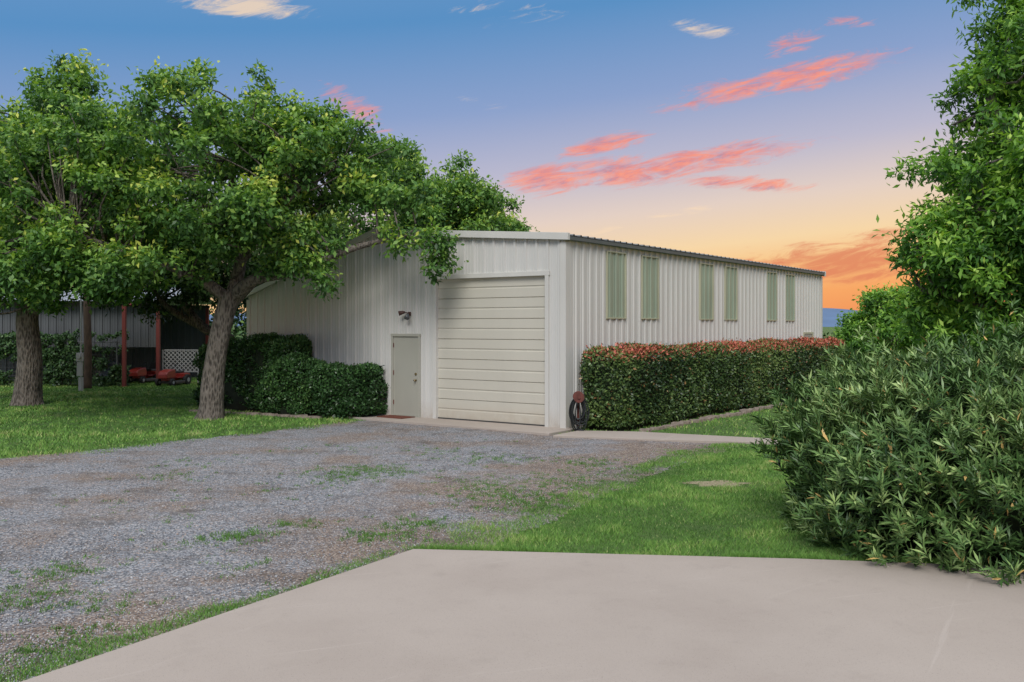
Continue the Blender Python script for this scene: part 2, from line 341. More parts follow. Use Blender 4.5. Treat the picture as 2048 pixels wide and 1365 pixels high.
def oleander():
    global rng
    rng = np.random.default_rng(81)
    cx, cy, cz = 6.15, 10.45, 0.80; rx, ry = 2.85, 1.98; zu, zd = 1.28, 2.2
    e = empty('oleander_bush', (cx, cy, 0), 'large rounded oleander bush with narrow leaves at the concrete edge', 'bush')
    ns = 17000; d = rdir(ns); p = 3.0
    def shape(d):
        q = (np.abs(d)**p).sum(1)**(-1/p)
        s = q*(1+0.05*sn(d*2, 3, 5)+0.04*sn(d*5, 4, 6))
        P = d*s[:, None]*np.array([rx, ry, 1]); P[:, 2] = np.where(P[:, 2] > 0, P[:, 2]*zu, P[:, 2]*zd)
        P[:, 2] *= 1+0.12*np.clip(P[:, 0]/rx, -1, 1)
        return P
    f = 1-0.24*rng.random(ns)**1.4
    shoot = rng.random(ns) < 0.13
    P = shape(d)*f[:, None]; P[:, 2] += cz
    P[shoot] += (d*np.array([0.35,0.35,0.4])+np.array([0,-0.02,0.35]))[shoot]*rng.uniform(0.1, 0.55, shoot.sum())[:, None]
    k = (P[:, 2] > 0.05) & (P[:, 1] < 1.2); P = P[k]; d = d[k]; f = f[k]; ns = len(P)
    S = unit(d*np.array([0.8,0.8,0.5])+np.array([0,0,0.95])+rdir(ns)*0.55)
    a = unit(np.cross(S, rdir(ns))); b2 = np.cross(S, a)
    VV = []; TT = []; m = 12
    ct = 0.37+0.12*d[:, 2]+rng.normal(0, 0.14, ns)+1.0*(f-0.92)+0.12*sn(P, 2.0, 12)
    for i in range(m):
        an = i*2.4+rng.uniform(0, 0.5, ns); off = -0.032*(i//3)*rng.uniform(0.8, 1.4, ns)
        el = rng.uniform(0.4, 1.2, ns)+(0.55-0.14*(i//3))
        A = a*np.cos(an)[:, None]+b2*np.sin(an)[:, None]+S*el[:, None]-np.array([0,0,0.08])
        L = rng.uniform(0.09, 0.165, ns)
        V, F = leaves(P+S*off[:, None], A, S+rdir(ns)*0.2, L, 0.023*rng.uniform(0.8,1.3,ns), 0.25)
        VV.append(V)
        t = ct+rng.normal(0, 0.11, ns)+0.06*(1-i/m)*2
        t = np.where(t > 0.9, 0.9, t); t = np.where(rng.random(ns) < 0.015, 0.985, t)
        TT.append(np.repeat(np.clip(t, 0, 1), 4))
    V = np.vstack(VV); T = np.concatenate(TT); F = np.arange(len(V)).reshape(-1, 4)
    nu, nv = 28, 14; dd = []; cf = []
    for j in range(nv+1):
        ph = -math.pi/2+math.pi*j/nv
        for i in range(nu):
            th = 2*math.pi*i/nu; dd.append([math.cos(ph)*math.cos(th), math.cos(ph)*math.sin(th), math.sin(ph)])
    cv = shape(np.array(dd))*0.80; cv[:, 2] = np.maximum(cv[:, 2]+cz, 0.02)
    for j in range(nv):
        for i in range(nu):
            i2 = (i+1) % nu; cf.append((j*nu+i, j*nu+i2, (j+1)*nu+i2, (j+1)*nu+i))
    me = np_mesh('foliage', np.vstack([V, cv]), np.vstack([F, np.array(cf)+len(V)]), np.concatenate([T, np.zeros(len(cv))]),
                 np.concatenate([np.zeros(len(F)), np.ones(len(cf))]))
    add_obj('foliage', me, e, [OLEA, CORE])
oleander()

# ------------------------------------------------------------------ ground, gravel, concrete
GM, nt, b, _ = new_mat('lawn_soil')
oc = obj_coord(nt)
n1 = noise_n(nt, oc, 0.35, 6); n2 = noise_n(nt, oc, 30, 4, 0.7)
c = ramp_n(nt, n1, [(0.35, (0.065,0.14,0.025,1)), (0.6, (0.09,0.175,0.03,1)), (0.75, (0.14,0.185,0.05,1))])
c = mix_n(nt, math_n(nt, 'MULTIPLY', n2, 0.5), c, (0.07,0.08,0.025,1))
nt.links.new(c, b.inputs[0]); b.inputs['Roughness'].default_value = 1; bump_n(nt, n2, 0.6, 0.03, b)
mb = MB(); gs = [-3500,-800,-200,-60,-20,0,20,60,200,800,3500]
gv = [(x, y, 0) for y in gs for x in gs]; n = len(gs)
mb.add(gv, [(j*n+i, j*n+i+1, (j+1)*n+i+1, (j+1)*n+i) for j in range(n-1) for i in range(n-1)])
ground = mb.obj('ground', GM); ground['kind'] = 'structure'

right_edge = np.array([(-1.02,9.66),(-1.0,9.9),(-0.15,11.39),(0.75,13.2),(1.55,14.7),(2.45,16.3),(3.8,18.5),(4.4,18.75)])
left_edge = np.array([(-14,14.5),(-8.98,16.5),(-7.65,17.46),(-6.4,19.4),(-4.8,21.3),(-3.7,23.0)])
gpoly = np.array([(-30,0.5),(-30,12),(-14,14.5),(-8.98,16.5),(-7.65,17.46),(-6.4,19.4),(-4.8,21.3),(-3.9,22.9),(-3.5,23.3),(-3.2,23.4),(1.0,20.2),(1.5,19.7),(4.4,18.7),(3.8,18.4),(2.45,16.3),(1.55,14.7),(0.75,13.2),(-0.15,11.39),(-1.0,9.9),(-1.15,9.3),(-3,6.1),(-3,0.5)])
# the gravel bed runs on a little beneath the lawn edge
gbed = np.array([(-30,0.5),(-30,12.2),(-14,14.7),(-9.1,16.7),(-7.85,17.66),(-6.6,19.6),(-5.0,21.5),(-4.1,23.1),(-3.5,23.4),(-3.2,23.4),(1.0,20.2),(1.5,19.7),(4.9,18.5),(4.35,18.15),(2.95,16.05),(2.05,14.45),(1.25,12.95),(0.38,11.2),(-0.45,9.72),(-1.15,9.3),(-3,6.1),(-3,0.5)])
def inpoly(x, y, poly):
    ins = np.zeros(x.shape, bool); n = len(poly)
    for i in range(n):
        x1, y1 = poly[i]; x2, y2 = poly[(i+1) % n]
        c = ((y1 > y) != (y2 > y)) & (x < (x2-x1)*(y-y1)/((y2-y1) if y2 != y1 else 1e-9)+x1)
        ins ^= c
    return ins
def dist_poly(x, y, pl):
    d = np.full(x.shape, 1e9)
    for i in range(len(pl)-1):
        a = pl[i]; ab = pl[i+1]-a; L2 = (ab**2).sum()
        t = np.clip(((x-a[0])*ab[0]+(y-a[1])*ab[1])/L2, 0, 1)
        d = np.minimum(d, np.hypot(x-a[0]-t*ab[0], y-a[1]-t*ab[1]))
    return d
def fbm2(x, y, s, seed): return sn(np.stack([x, y], 1), s, seed)
GR, nt, b, _ = new_mat('gravel')
oc = obj_coord(nt)
vo = node(nt, 'ShaderNodeTexVoronoi'); vo.inputs['Scale'].default_value = 48; nt.links.new(oc, vo.inputs[0])
vo2 = node(nt, 'ShaderNodeTexVoronoi'); vo2.inputs['Scale'].default_value = 110; nt.links.new(oc, vo2.inputs[0])
sp = node(nt, 'ShaderNodeSeparateColor'); nt.links.new(vo.outputs['Color'], sp.inputs[0])
stone = ramp_n(nt, sp.outputs[0], [(0.0, (0.11,0.12,0.135,1)), (0.35, (0.25,0.265,0.295,1)), (0.7, (0.40,0.415,0.45,1)), (0.9, (0.60,0.59,0.59,1)), (1.0, (0.46,0.33,0.26,1))])
dirtc = ramp_n(nt, sp.outputs[1], [(0.0, (0.15,0.095,0.065,1)), (0.6, (0.32,0.225,0.16,1)), (1.0, (0.54,0.45,0.38,1))])
at = node(nt, 'ShaderNodeAttribute', attribute_name='tint')
n1 = noise_n(nt, oc, 0.5, 9, 0.70)
f = math_n(nt, 'ADD', math_n(nt, 'MULTIPLY_ADD', n1, 7.0, -3.35), at.outputs['Fac'])
f = math_n(nt, 'ADD', f, math_n(nt, 'MULTIPLY_ADD', sp.outputs[2], 0.5, -0.25), clamp=True)
f = math_n(nt, 'MULTIPLY', f, 0.85)
c = mix_n(nt, f, stone, dirtc)
n3 = noise_n(nt, oc, 1.3, 9, 0.7)
c = mix_n(nt, ramp_n(nt, n3, [(0.53, grey(0)), (0.66, grey(0.65))]), c, (0.10,0.08,0.065,1))
edge = ramp_n(nt, vo.outputs['Distance'], [(0.25, grey(1)), (0.75, grey(0.5))])
c = mix_n(nt, 1.0, c, edge, 'MULTIPLY')
nt.links.new(c, b.inputs[0]); b.inputs['Roughness'].default_value = 0.95
hh = math_n(nt, 'ADD', vo.outputs['Distance'], math_n(nt, 'MULTIPLY', vo2.outputs['Distance'], 0.4))
hh = math_n(nt, 'MULTIPLY', hh, -1.0); bump_n(nt, hh, 0.9, 0.012, b)
st = 0.08
xs = np.arange(-16, 5.2, st); ys = np.arange(3, 23.6, st)
X, Y = np.meshgrid(xs, ys); xf, yf = X.ravel(), Y.ravel()
Z = 0.004+0.010*(fbm2(xf, yf, 1.2, 2)*0.5+0.6).clip(0, 2)*np.clip(dist_poly(xf, yf, right_edge)/0.8, 0, 1)*np.clip(dist_poly(xf, yf, left_edge)/0.8, 0, 1)
Z = np.where(inpoly(xf, yf, gpoly), Z, 0.004)
V = np.stack([xf, yf, Z], 1); nx = len(xs); ny = len(ys)
I, J = np.meshgrid(np.arange(nx-1), np.arange(ny-1)); q = (J*nx+I).ravel()
cxm = xf[q]+st/2; cym = yf[q]+st/2
wob = 0.06
keep = inpoly(cxm+wob*fbm2(cxm, cym, 2.5, 3), cym+wob*fbm2(cxm, cym, 2.5, 4), gbed)
F = np.stack([q, q+1, q+nx+1, q+nx], 1)[keep]
dr = dist_poly(xf, yf, right_edge); dirt = np.clip(0.95-dr/2.6, 0, 0.95)+0.28*np.clip(1-dist_poly(xf, yf, np.array([(-3.2,23.0),(0.5,20.3),(3,19.2)]))/2.5, 0, 1)
dirt += 0.6*np.clip(1-dist_poly(xf, yf, np.array([(-1.2,9.6),(-3.3,6.0),(-4.3,4.4)]))/1.4, 0, 1)
me = np_mesh('gravel_drive', V, F, dirt); ob = add_obj('gravel_drive', me, None, GR); ob['kind'] = 'structure'

rng = np.random.default_rng(5)
n = 70000; yy = 6+16*rng.random(n)**1.9; xx = -0.56*yy-0.3+rng.random(n)*(0.56*yy+0.3+3.5)
k = inpoly(xx, yy, gpoly) & ~inpoly(xx, yy, np.array([(-1.0,9.69),(-4.9,3.2),(9,3.2),(9,9.2)])); xx = xx[k]; yy = yy[k]; n = len(xx)
s = rng.uniform(0.004, 0.011, n)*(1+0.5*(rng.random(n) > 0.96)); sq = rng.uniform(0.7, 1.3, (n, 3))
octv = np.array([(1,0,0),(0,1,0),(-1,0,0),(0,-1,0),(0,0,0.75),(0,0,-0.6)], float)
an = rng.uniform(0, 6.28, n); V = octv[None]*sq[:, None, :]*s[:, None, None]
c_, s_ = np.cos(an)[:, None], np.sin(an)[:, None]
VX = V[:, :, 0]*c_-V[:, :, 1]*s_; VY = V[:, :, 0]*s_+V[:, :, 1]*c_
V = np.stack([VX+xx[:, None], VY+yy[:, None], V[:, :, 2]+0.012+0.006*rng.random(n)[:, None]], 2).reshape(-1, 3)
fo = np.array([(0,1,4),(1,2,4),(2,3,4),(3,0,4),(1,0,5),(2,1,5),(3,2,5),(0,3,5)])
F = (fo[None]+6*np.arange(n)[:, None, None]).reshape(-1, 3)
PEB, nt, b, _ = new_mat('loose_stones')
at = node(nt, 'ShaderNodeAttribute', attribute_name='tint')
nt.links.new(ramp_n(nt, at.outputs['Fac'], [(0, (0.11,0.115,0.13,1)), (0.5, (0.30,0.31,0.34,1)), (0.8, (0.56,0.56,0.57,1)), (0.9, (0.38,0.28,0.22,1)), (1, (0.52,0.41,0.34,1))]), b.inputs[0])
b.inputs['Roughness'].default_value = 0.9
ob = add_obj('loose_gravel', np_mesh('loose_gravel', V, F, np.repeat(rng.random(n), 6)), None, PEB); ob['kind'] = 'stuff'; ob['label'] = 'loose grey gravel stones on the drive'; ob['category'] = 'gravel'

# concrete
CO, nt, b, _ = new_mat('concrete')
oc = obj_coord(nt)
a1 = noise_n(nt, oc, 0.5, 8, 0.58); a2 = noise_n(nt, oc, 60, 3, 0.7)
c = ramp_n(nt, a1, [(0.3, (0.375,0.318,0.275,1)), (0.5, (0.42,0.362,0.315,1)), (0.72, (0.455,0.395,0.345,1))])
c = mix_n(nt, math_n(nt, 'MULTIPLY', a2, 0.3), c, (0.30,0.25,0.215,1))
for rot, sc in [(0.7, 1.0), (1.05, 0.8), (0.35, 1.3)]:
    r1 = mapping(nt, oc, (1, 1, 1), (0, 0, -rot)); a3 = noise_n(nt, mapping(nt, r1, (0.22, 6, 1)), sc, 6, 0.6, 0.3)
    c = mix_n(nt, ramp_n(nt, a3, [(0.63, grey(0)), (0.68, grey(0.20)), (0.74, grey(0.08))]), c, (0.60,0.54,0.49,1))
a4 = noise_n(nt, oc, 3.5, 6, 0.65)
c = mix_n(nt, ramp_n(nt, a4, [(0.56, grey(0)), (0.75, grey(0.16))]), c, (0.20,0.165,0.14,1))
a5 = noise_n(nt, oc, 150, 2, 0.6)
c = mix_n(nt, ramp_n(nt, a5, [(0.62, grey(0)), (0.70, grey(0.65))]), c, (0.17,0.14,0.12,1))
nt.links.new(c, b.inputs[0]); b.inputs['Roughness'].default_value = 0.85; bump_n(nt, a2, 0.45, 0.004, b)
def slab(name, poly, z):
    mb = MB(); n = len(poly)
    mb.add([(x, y, -0.05) for x, y in poly]+[(x, y, z) for x, y in poly], [tuple(range(n))[::-1], tuple(range(n, 2*n))]+[(i, (i+1) % n, n+(i+1) % n, n+i) for i in range(n)])
    o = mb.obj(name, CO, None, 0.01); o['kind'] = 'structure'; return o
slab('concrete_driveway', [(-1.02,9.70),(-1.35,9.15),(-3.11,6.2),(-6.0,1.42),(-6.3,-4),(14,-4),(14,7.9),(4.83,8.98),(2.8,9.3)], 0.05)
f0 = lambda t, w: tuple(C0+dL*t-dR*w)
slab('concrete_apron', [f0(-0.25,-0.1), f0(6.3,-0.1), f0(6.3,0.95), f0(-0.25,1.05)], 0.06)
slab('walkway', [(1.45,20.62),(2.7,20.42),(5.4,19.1),(10,17.1),(9.6,16.5),(5.2,18.5),(3.0,19.0),(0.86,19.72)], 0.055)

BR, nt, b, _ = new_mat('bare_dirt'); nt.links.new(ramp_n(nt, noise_n(nt, obj_coord(nt), 25, 5), [(0.3, (0.15,0.13,0.06,1)), (0.7, (0.40,0.34,0.23,1))]), b.inputs[0]); b.inputs['Roughness'].default_value = 1
mb = MB(); mb.add([(3.05+0.42*math.cos(a)*(1+0.2*math.sin(3*a)+0.15*math.sin(7*a)), 13.95+0.30*math.sin(a)*(1+0.22*math.cos(5*a)), 0.005) for a in np.linspace(0, 6.28, 60, endpoint=False)], [tuple(range(60))])
ob = mb.obj('dirt_patch', BR); ob['kind'] = 'structure'

# ------------------------------------------------------------------ grass
def grass_blades(x, y, hgt, wid, tint, seed):
    r = np.random.default_rng(seed); n = len(x)
    a = r.uniform(0, 6.28, n); s = np.stack([np.cos(a), np.sin(a), np.zeros(n)], 1)
    le = r.uniform(0, 6.28, n); lv = r.uniform(0.2, 1.2, n)*hgt
    P = np.stack([x, y, np.zeros(n)], 1)
    V = np.empty((n, 3, 3)); w = (wid*r.uniform(0.7, 1.3, n))[:, None]
    V[:, 0] = P-s*w/2; V[:, 1] = P+s*w/2; V[:, 2] = P+np.stack([np.cos(le)*lv, np.sin(le)*lv, hgt], 1)
    return V.reshape(-1, 3), np.repeat(np.clip(tint, 0, 1), 3)
concpoly = np.array([(-1.02,9.70),(-1.35,9.15),(-3.11,6.2),(-6.0,1.42),(-6.3,-4),(14,-4),(14,7.9),(4.83,8.98),(2.8,9.3)])
walkpoly = np.array([(1.45,20.62),(2.7,20.42),(5.4,19.1),(10,17.1),(9.6,16.5),(5.2,18.5),(3.0,19.0),(0.86,19.72)])
apron = np.array([f0(-0.25,-0.1), f0(6.3,-0.1), f0(6.3,0.95), f0(-0.25,1.05)])
bpoly = np.array([f0(0,0), f0(10.9,0), f0(10.9,-18.2), f0(0,-18.2)])
AV = []; AT = []
def scatter(n, xr, yr, dens_fn, h, w, seed, tbase=0.5, ypow=1.0):
    r = np.random.default_rng(seed)
    y = yr[0]+(yr[1]-yr[0])*r.random(n)**ypow; x = r.uniform(xr[0], xr[1], n)
    k = (x/y < 0.60) & (x/y > -0.60) & ~inpoly(x, y, concpoly) & ~inpoly(x, y, walkpoly) & ~inpoly(x, y, apron) & ~inpoly(x, y, bpoly)
    x, y = x[k], y[k]; de = dens_fn(x, y); k = r.random(len(x)) < de; x, y, de = x[k], y[k], de[k]; n = len(x)
    patch = fbm2(x, y, 1.1, seed+1); fine = fbm2(x, y, 5, seed+2)
    hh = h*r.uniform(0.5, 1.25, n)*(1+0.2*fine+0.15*patch)*(0.5+0.5*np.clip(de, 0, 1)); sc = np.clip(y/13, 0.7, 2.6)
    t = tbase+0.12*patch+0.10*fine+r.normal(0, 0.17, n)
    t = np.where(r.random(n) < 0.03, 0.97, t)
    V, T = grass_blades(x, y, np.clip(hh, 0.01, 1), w*sc, t, seed+3); AV.append(V); AT.append(T)
def d_right(x, y):
    ing = inpoly(x, y, gpoly); d = dist_poly(x, y, right_edge)*np.where(ing, -1, 1); m = fbm2(x, y, 3, 77)+0.5*fbm2(x, y, 9, 79)
    p = np.clip(0.55+(d+0.14*m)/0.42, 0, 1)**1.2
    p = np.where(ing, np.maximum(p, 0.12*np.clip(1+d/1.2, 0, 1)*(m > 0.25)), p)
    bare = np.hypot((x-3.05)/0.5, (y-13.95)/0.36)
    return p*np.clip((bare-0.35)*0.9+0.25*m, 0.12, 1)
scatter(480000, (-2.2, 12), (8.6, 19.6), d_right, 0.042, 0.0085, 101, ypow=1.3)
scatter(80000, (-0.5, 22), (18.5, 34), lambda x, y: np.where(inpoly(x, y, gpoly), 0.0, 1.0), 0.05, 0.012, 102, tbase=0.6)
def d_left(x, y):
    ing = inpoly(x, y, gpoly); d = dist_poly(x, y, left_edge)*np.where(ing, -1, 1); m = fbm2(x, y, 2.5, 78)
    return np.clip(0.5+(d+0.12*m)/0.5, 0, 1)**1.3
scatter(280000, (-24, -2.8), (14.5, 42), d_left, 0.05, 0.013, 103, tbase=0.48, ypow=1.5)
def fringe(pl, n, h, off, seed, sd=0.05):
    r = np.random.default_rng(seed)
    L = np.array([np.hypot(*(pl[i+1]-pl[i])) for i in range(len(pl)-1)]); seg = r.choice(len(pl)-1, n, p=L/L.sum()); t = r.random(n)
    P = pl[seg]*(1-t)[:, None]+pl[seg+1]*t[:, None]; x = P[:, 0]+off[0]+r.normal(0, sd, n); y = P[:, 1]+off[1]+np.abs(r.normal(0, sd, n))
    k = ~inpoly(x, y, concpoly) & ~inpoly(x, y, walkpoly); m = fbm2(x, y, 2.0, seed+1) > -0.5; k &= m
    x, y = x[k], y[k]; V, T = grass_blades(x, y, h*r.uniform(0.5, 1.3, len(x)), 0.009, 0.5+r.normal(0, 0.15, len(x)), seed+2); AV.append(V); AT.append(T)
fringe(np.array([(-1.0,9.72),(2.8,9.32),(4.83,9.0)]), 12000, 0.072, (0, 0.01), 111, 0.08)
fringe(np.array([(-2.2,7.75),(-3.11,6.2),(-4.5,3.9)]), 8000, 0.05, (-0.10, 0.05), 112, 0.11)
fringe(np.array([(-1.1,9.7),(-2.4,7.4)]), 2500, 0.035, (-0.08, 0.03), 113, 0.08)
def G(u, v): y = 4418/(v-652); return ((u-1024)*y/1880, y)
for i, (u, v, rx, ry, n) in enumerate([(745,945,0.75,0.35,2600),(700,962,0.4,0.3,700),(950,985,0.45,0.6,1300),(1010,975,0.5,0.7,1200),(1120,965,0.5,0.5,1200),(490,1072,0.25,0.14,500),(590,1050,0.35,0.15,400),(420,1085,0.3,0.2,350),
      (760,1075,0.35,0.2,900),(840,1050,0.35,0.25,900),(1060,1000,0.4,0.4,1100),(120,1150,0.4,0.25,900),(60,1205,0.35,0.2,900),(230,1215,0.25,0.15,350),(60,1310,0.4,0.3,1200),(180,1290,0.25,0.2,700),(330,955,0.5,0.25,350),(1200,930,0.6,0.5,1000),(1000,920,0.8,0.4,700),(900,905,1.0,0.5,500),(640,1165,0.25,0.15,200),(480,1140,0.3,0.2,180),(380,930,0.5,0.3,250),(1100,1010,0.5,0.3,900),(340,1045,0.3,0.2,160),(560,985,0.8,0.5,250),(200,1010,0.8,0.6,250),(640,900,1.2,0.6,350),(300,1120,0.6,0.4,200)]):
    r = np.random.default_rng(200+i); cx, cy = G(u, v)
    tn = max(6, n//13); tx = cx+r.normal(0, rx*0.65, tn); ty = cy+r.normal(0, ry*1.0, tn)
    j = r.integers(0, tn, n); x = tx[j]+r.normal(0, 0.03, n); y = ty[j]+r.normal(0, 0.03, n)
    k = ~inpoly(x, y, concpoly); x, y = x[k], y[k]
    V, T = grass_blades(x, y, r.uniform(0.014, 0.045, len(x)), 0.010, 0.33+r.normal(0, 0.14, len(x)), 300+i); V[:, 2] += 0.008; AV.append(V); AT.append(T)
V = np.vstack(AV); T = np.concatenate(AT)
ob = add_obj('grass', np_mesh('grass', V, np.arange(len(V)).reshape(-1, 3), T), None, GRASS); ob['kind'] = 'stuff'; ob['label'] = 'short green lawn grass and weeds around the gravel'; ob['category'] = 'grass'

# ------------------------------------------------------------------ metal building
WALL = painted('ribbed_steel_siding', (0.60,0.595,0.57,1), 0.40, 0.035, dirt=(0.36,0.29,0.22,1), streak=0.08)
TRIM = painted('cream_trim', (0.62,0.61,0.575,1), 0.45, 0.06)
ROOFM = painted('galvanised_roof', (0.30,0.31,0.31,1), 0.4, 0.1, 0.5)
GDOOR = painted('cream_door_paint', (0.565,0.54,0.465,1), 0.42, 0.03, dirt=(0.36,0.28,0.20,1), streak=0.06)
PDOOR = painted('putty_door_paint', (0.40,0.395,0.34,1), 0.5, 0.06)
DARK = painted('dark_metal', (0.05,0.05,0.05,1), 0.5)
FIBER = painted('fibreglass_panel', (0.32,0.39,0.30,1), 0.35, 0.12)
FFRAME = painted('yellowed_panel_edge', (0.50,0.50,0.36,1), 0.5, 0.1)
BRASS = painted('worn_brass', (0.35,0.27,0.15,1), 0.35, 0.1, 0.8)
RUST = painted('rusty_red_metal', (0.20,0.055,0.04,1), 0.7, 0.3, vscale=8)
BRONZE = painted('bronze_lamp_metal', (0.09,0.04,0.03,1), 0.5, 0.2)
GLASS = painted('lamp_glass', (0.10,0.11,0.12,1), 0.15)
bld = empty('metal_building', (C0[0], C0[1], 0), 'long cream ribbed metal workshop building with low gable roof', 'building', math.atan2(0.813, 0.582))
Lb, Wb, yr = 18.2, 10.9, 5.8
def rz(y): return 4.33+(4.76-4.33)*y/yr if y <= yr else 4.76-(4.76-3.22)*(y-yr)/(Wb-yr)
def prof(a, b, h=0.036, step=0.305):
    pts = [(a, 0)]
    k0 = int(a//step)-1
    for k in range(k0, int(b//step)+2):
        c = k*step+step/2
        for s, d in [(-0.044,0),(-0.026,h),(0.026,h),(0.044,0),(0.085,0),(0.091,0.009),(0.109,0.009),(0.115,0),(0.19,0),(0.196,0.009),(0.214,0.009),(0.22,0)]:
            if a < c+s < b: pts.append((c+s, d))
    pts.append((b, 0)); return sorted(pts)
def ribbed(mb, secs, fmap, extra=0.0):
    for a, b, z0, zt in secs:
        P = prof(a, b); n = len(P)
        v = [fmap(s, d+extra, z0) for s, d in P]+[fmap(s, d+extra, zt(s) if callable(zt) else zt) for s, d in P]
        mb.add(v, [(i, i+1, n+i+1, n+i) for i in range(n-1)])
fm = lambda s, d, z: (-d, s, z)
mb = MB(); ribbed(mb, [(0.0,0.42,0,rz),(0.42,3.84,3.58,rz),(3.84,4.27,0,rz),(4.27,5.24,2.14,rz),(5.24,yr,0,rz),(yr,Wb,0,rz)], fm); mb.obj('wall', WALL, bld)
mb = MB(); ribbed(mb, [(0,Lb,0,4.33)], lambda s, d, z: (s, -d, z)); mb.obj('wall', WALL, bld)
mb = MB(); ribbed(mb, [(0,Lb,0,3.22)], lambda s, d, z: (s, Wb+d, z)); mb.obj('wall', WALL, bld)
mb = MB(); ribbed(mb, [(0,yr,0,rz),(yr,Wb,0,rz)], lambda s, d, z: (Lb+d, s, z)); mb.obj('wall', WALL, bld)
mb = MB(); mb.add([(-0.045,-0.045,0),(-0.045,0.11,0),(0,0.11,0),(0,0,0),(0.11,0,0),(0.11,-0.045,0),(-0.045,-0.045,4.22),(-0.045,0.11,4.22),(0,0.11,4.22),(0,0,4.22),(0.11,0,4.22),(0.11,-0.045,4.22)],
   [(i,(i+1)%6,6+(i+1)%6,6+i) for i in range(6)]+[(6,7,8,9),(6,9,10,11)]); mb.obj('corner_trim', TRIM, bld)
mb = MB(); mb.box(-0.042,0.0,Wb-0.1,Wb+0.04,0,3.1); mb.obj('corner_trim', TRIM, bld)
mb = MB(); mb.box(Lb-0.1,Lb+0.04,-0.045,-0.001,0,4.2); mb.obj('corner_trim', TRIM, bld)
roof = MB()
P = prof(-0.10, Lb+0.1, 0.035); n = len(P)
for ya, yb in [(-0.14, yr), (yr, Wb+0.14)]:
    za = rz(max(ya,0)) + (0 if ya >= 0 else -0.14*0.074); zb = rz(min(yb, Wb)) - (0 if yb <= Wb else 0.14*0.30)
    roof.add([(s, ya, za+0.05+d) for s, d in P]+[(s, yb, zb+0.05+d) for s, d in P], [(i, i+1, n+i+1, n+i) for i in range(n-1)])
ro = roof.obj('roof', ROOFM, bld)
def prism(mb, y0, z0, y1, z1, x0, x1, hh):
    mb.add([(x0,y0,z0-hh),(x1,y0,z0-hh),(x1,y0,z0),(x0,y0,z0),(x0,y1,z1-hh),(x1,y1,z1-hh),(x1,y1,z1),(x0,y1,z1)], [(0,1,2,3),(7,6,5,4),(0,3,7,4),(1,5,6,2),(3,2,6,7),(0,4,5,1)])
for a_ in [(-0.15, 4.42, yr, 4.85, -0.13, -0.035, 0.16), (yr+0.002, 4.85, Wb+0.15, 3.27, -0.13, -0.035, 0.14), (-0.15, 4.42, yr, 4.85, Lb+0.035, Lb+0.13, 0.19)]:
    mb = MB(); prism(mb, *a_); mb.obj('gable_trim', TRIM, ro, 0.006)
mb = MB(); mb.box(-0.03, Lb+0.03, -0.13, -0.05, 4.27, 4.355); mb.obj('eave_trim', painted('dark_eave', (0.10,0.12,0.12,1), 0.5), ro, 0.004)
gd = MB(); Pz = []; sec = (3.50-0.06)/7
for i in range(7):
    z0 = 0.06+i*sec; h2 = sec/2
    Pz += [(z0, 0.028), (z0+0.014, 0.0), (z0+h2-0.026, 0.0), (z0+h2-0.012, 0.016), (z0+h2+0.012, 0.016), (z0+h2+0.026, 0.0), (z0+sec-0.014, 0.0), (z0+sec-0.001, 0.028)]
n = len(Pz)
gd.add([(0.05+d, 0.50, z) for z, d in Pz]+[(0.05+d, 3.76, z) for z, d in Pz], [(i, n+i, n+i+1, i+1) for i in range(n-1)])
gdo = gd.obj('garage_door', GDOOR, bld)
mb = MB(); mb.box(0.03, 0.06, 0.52, 3.74, 0.055, 0.09); mb.obj('bottom_seal', DARK, gdo)
mb = MB(); mb.box(-0.05,0.10,0.42,0.52,0.0,3.58); mb.box(-0.05,0.10,3.74,3.84,0.0,3.58); mb.box(-0.052,0.10,0.40,3.86,3.49,3.60); mb.obj('garage_frame', TRIM, bld, 0.006)
mb = MB(); mb.box(-0.01,0.035,4.33,5.18,0.075,2.08); pd = mb.obj('door', PDOOR, bld, 0.004)
mb = MB(); mb.box(-0.045,0.06,4.27,4.33,0.0,2.14); mb.box(-0.045,0.06,5.18,5.24,0.0,2.14); mb.box(-0.047,0.06,4.26,5.25,2.08,2.15); mb.box(-0.06,0.05,4.27,5.24,0.02,0.072); mb.obj('door_frame', PDOOR, pd, 0.004)
mb = MB(); mb.tube([(-0.01,4.42,0.98),(-0.03,4.42,0.98),(-0.06,4.42,0.98),(-0.085,4.42,0.98)], [0.03,0.012,0.03,0.022], 12); mb.obj('handle', BRASS, pd, smooth=True)
mb = MB(); mb.disc((-0.02,4.42,1.14), (1,0,0), 0.03, 0.03); mb.obj('deadbolt', BRASS, pd)
for z in (0.35,1.1,1.8): mb = MB(); mb.box(-0.03,-0.005,5.165,5.19,z,z+0.11); mb.obj('hinge', RUST, pd)
mb = MB(); mb.box(16.1,17.0,-0.05,-0.02,0.05,2.05); sd = mb.obj('door', PDOOR, bld, 0.004)
mb = MB(); mb.box(16.02,16.1,-0.07,0,0,2.12); mb.box(17.0,17.08,-0.07,0,0,2.12); mb.box(16.1,17.0,-0.07,0,2.05,2.12); mb.obj('door_frame', FFRAME, sd, 0.004)
for x0 in (1.84, 3.62, 7.14, 8.94, 12.42, 14.2):
    w = 0.90; mb = MB(); ribbed(mb, [(x0, x0+w, 2.54, 4.13)], lambda s, d, z: (s, -d, z), 0.006); wo = mb.obj('window', FIBER, bld)
    mb = MB(); mb.box(x0-0.025,x0+0.012,-0.047,-0.002,2.52,4.15); mb.box(x0+w-0.012,x0+w+0.025,-0.047,-0.002,2.52,4.15); mb.box(x0+0.010,x0+w-0.010,-0.046,-0.002,2.52,2.55); mb.box(x0+0.010,x0+w-0.010,-0.046,-0.002,4.12,4.15)
    mb.obj('window_frame', FFRAME, wo)
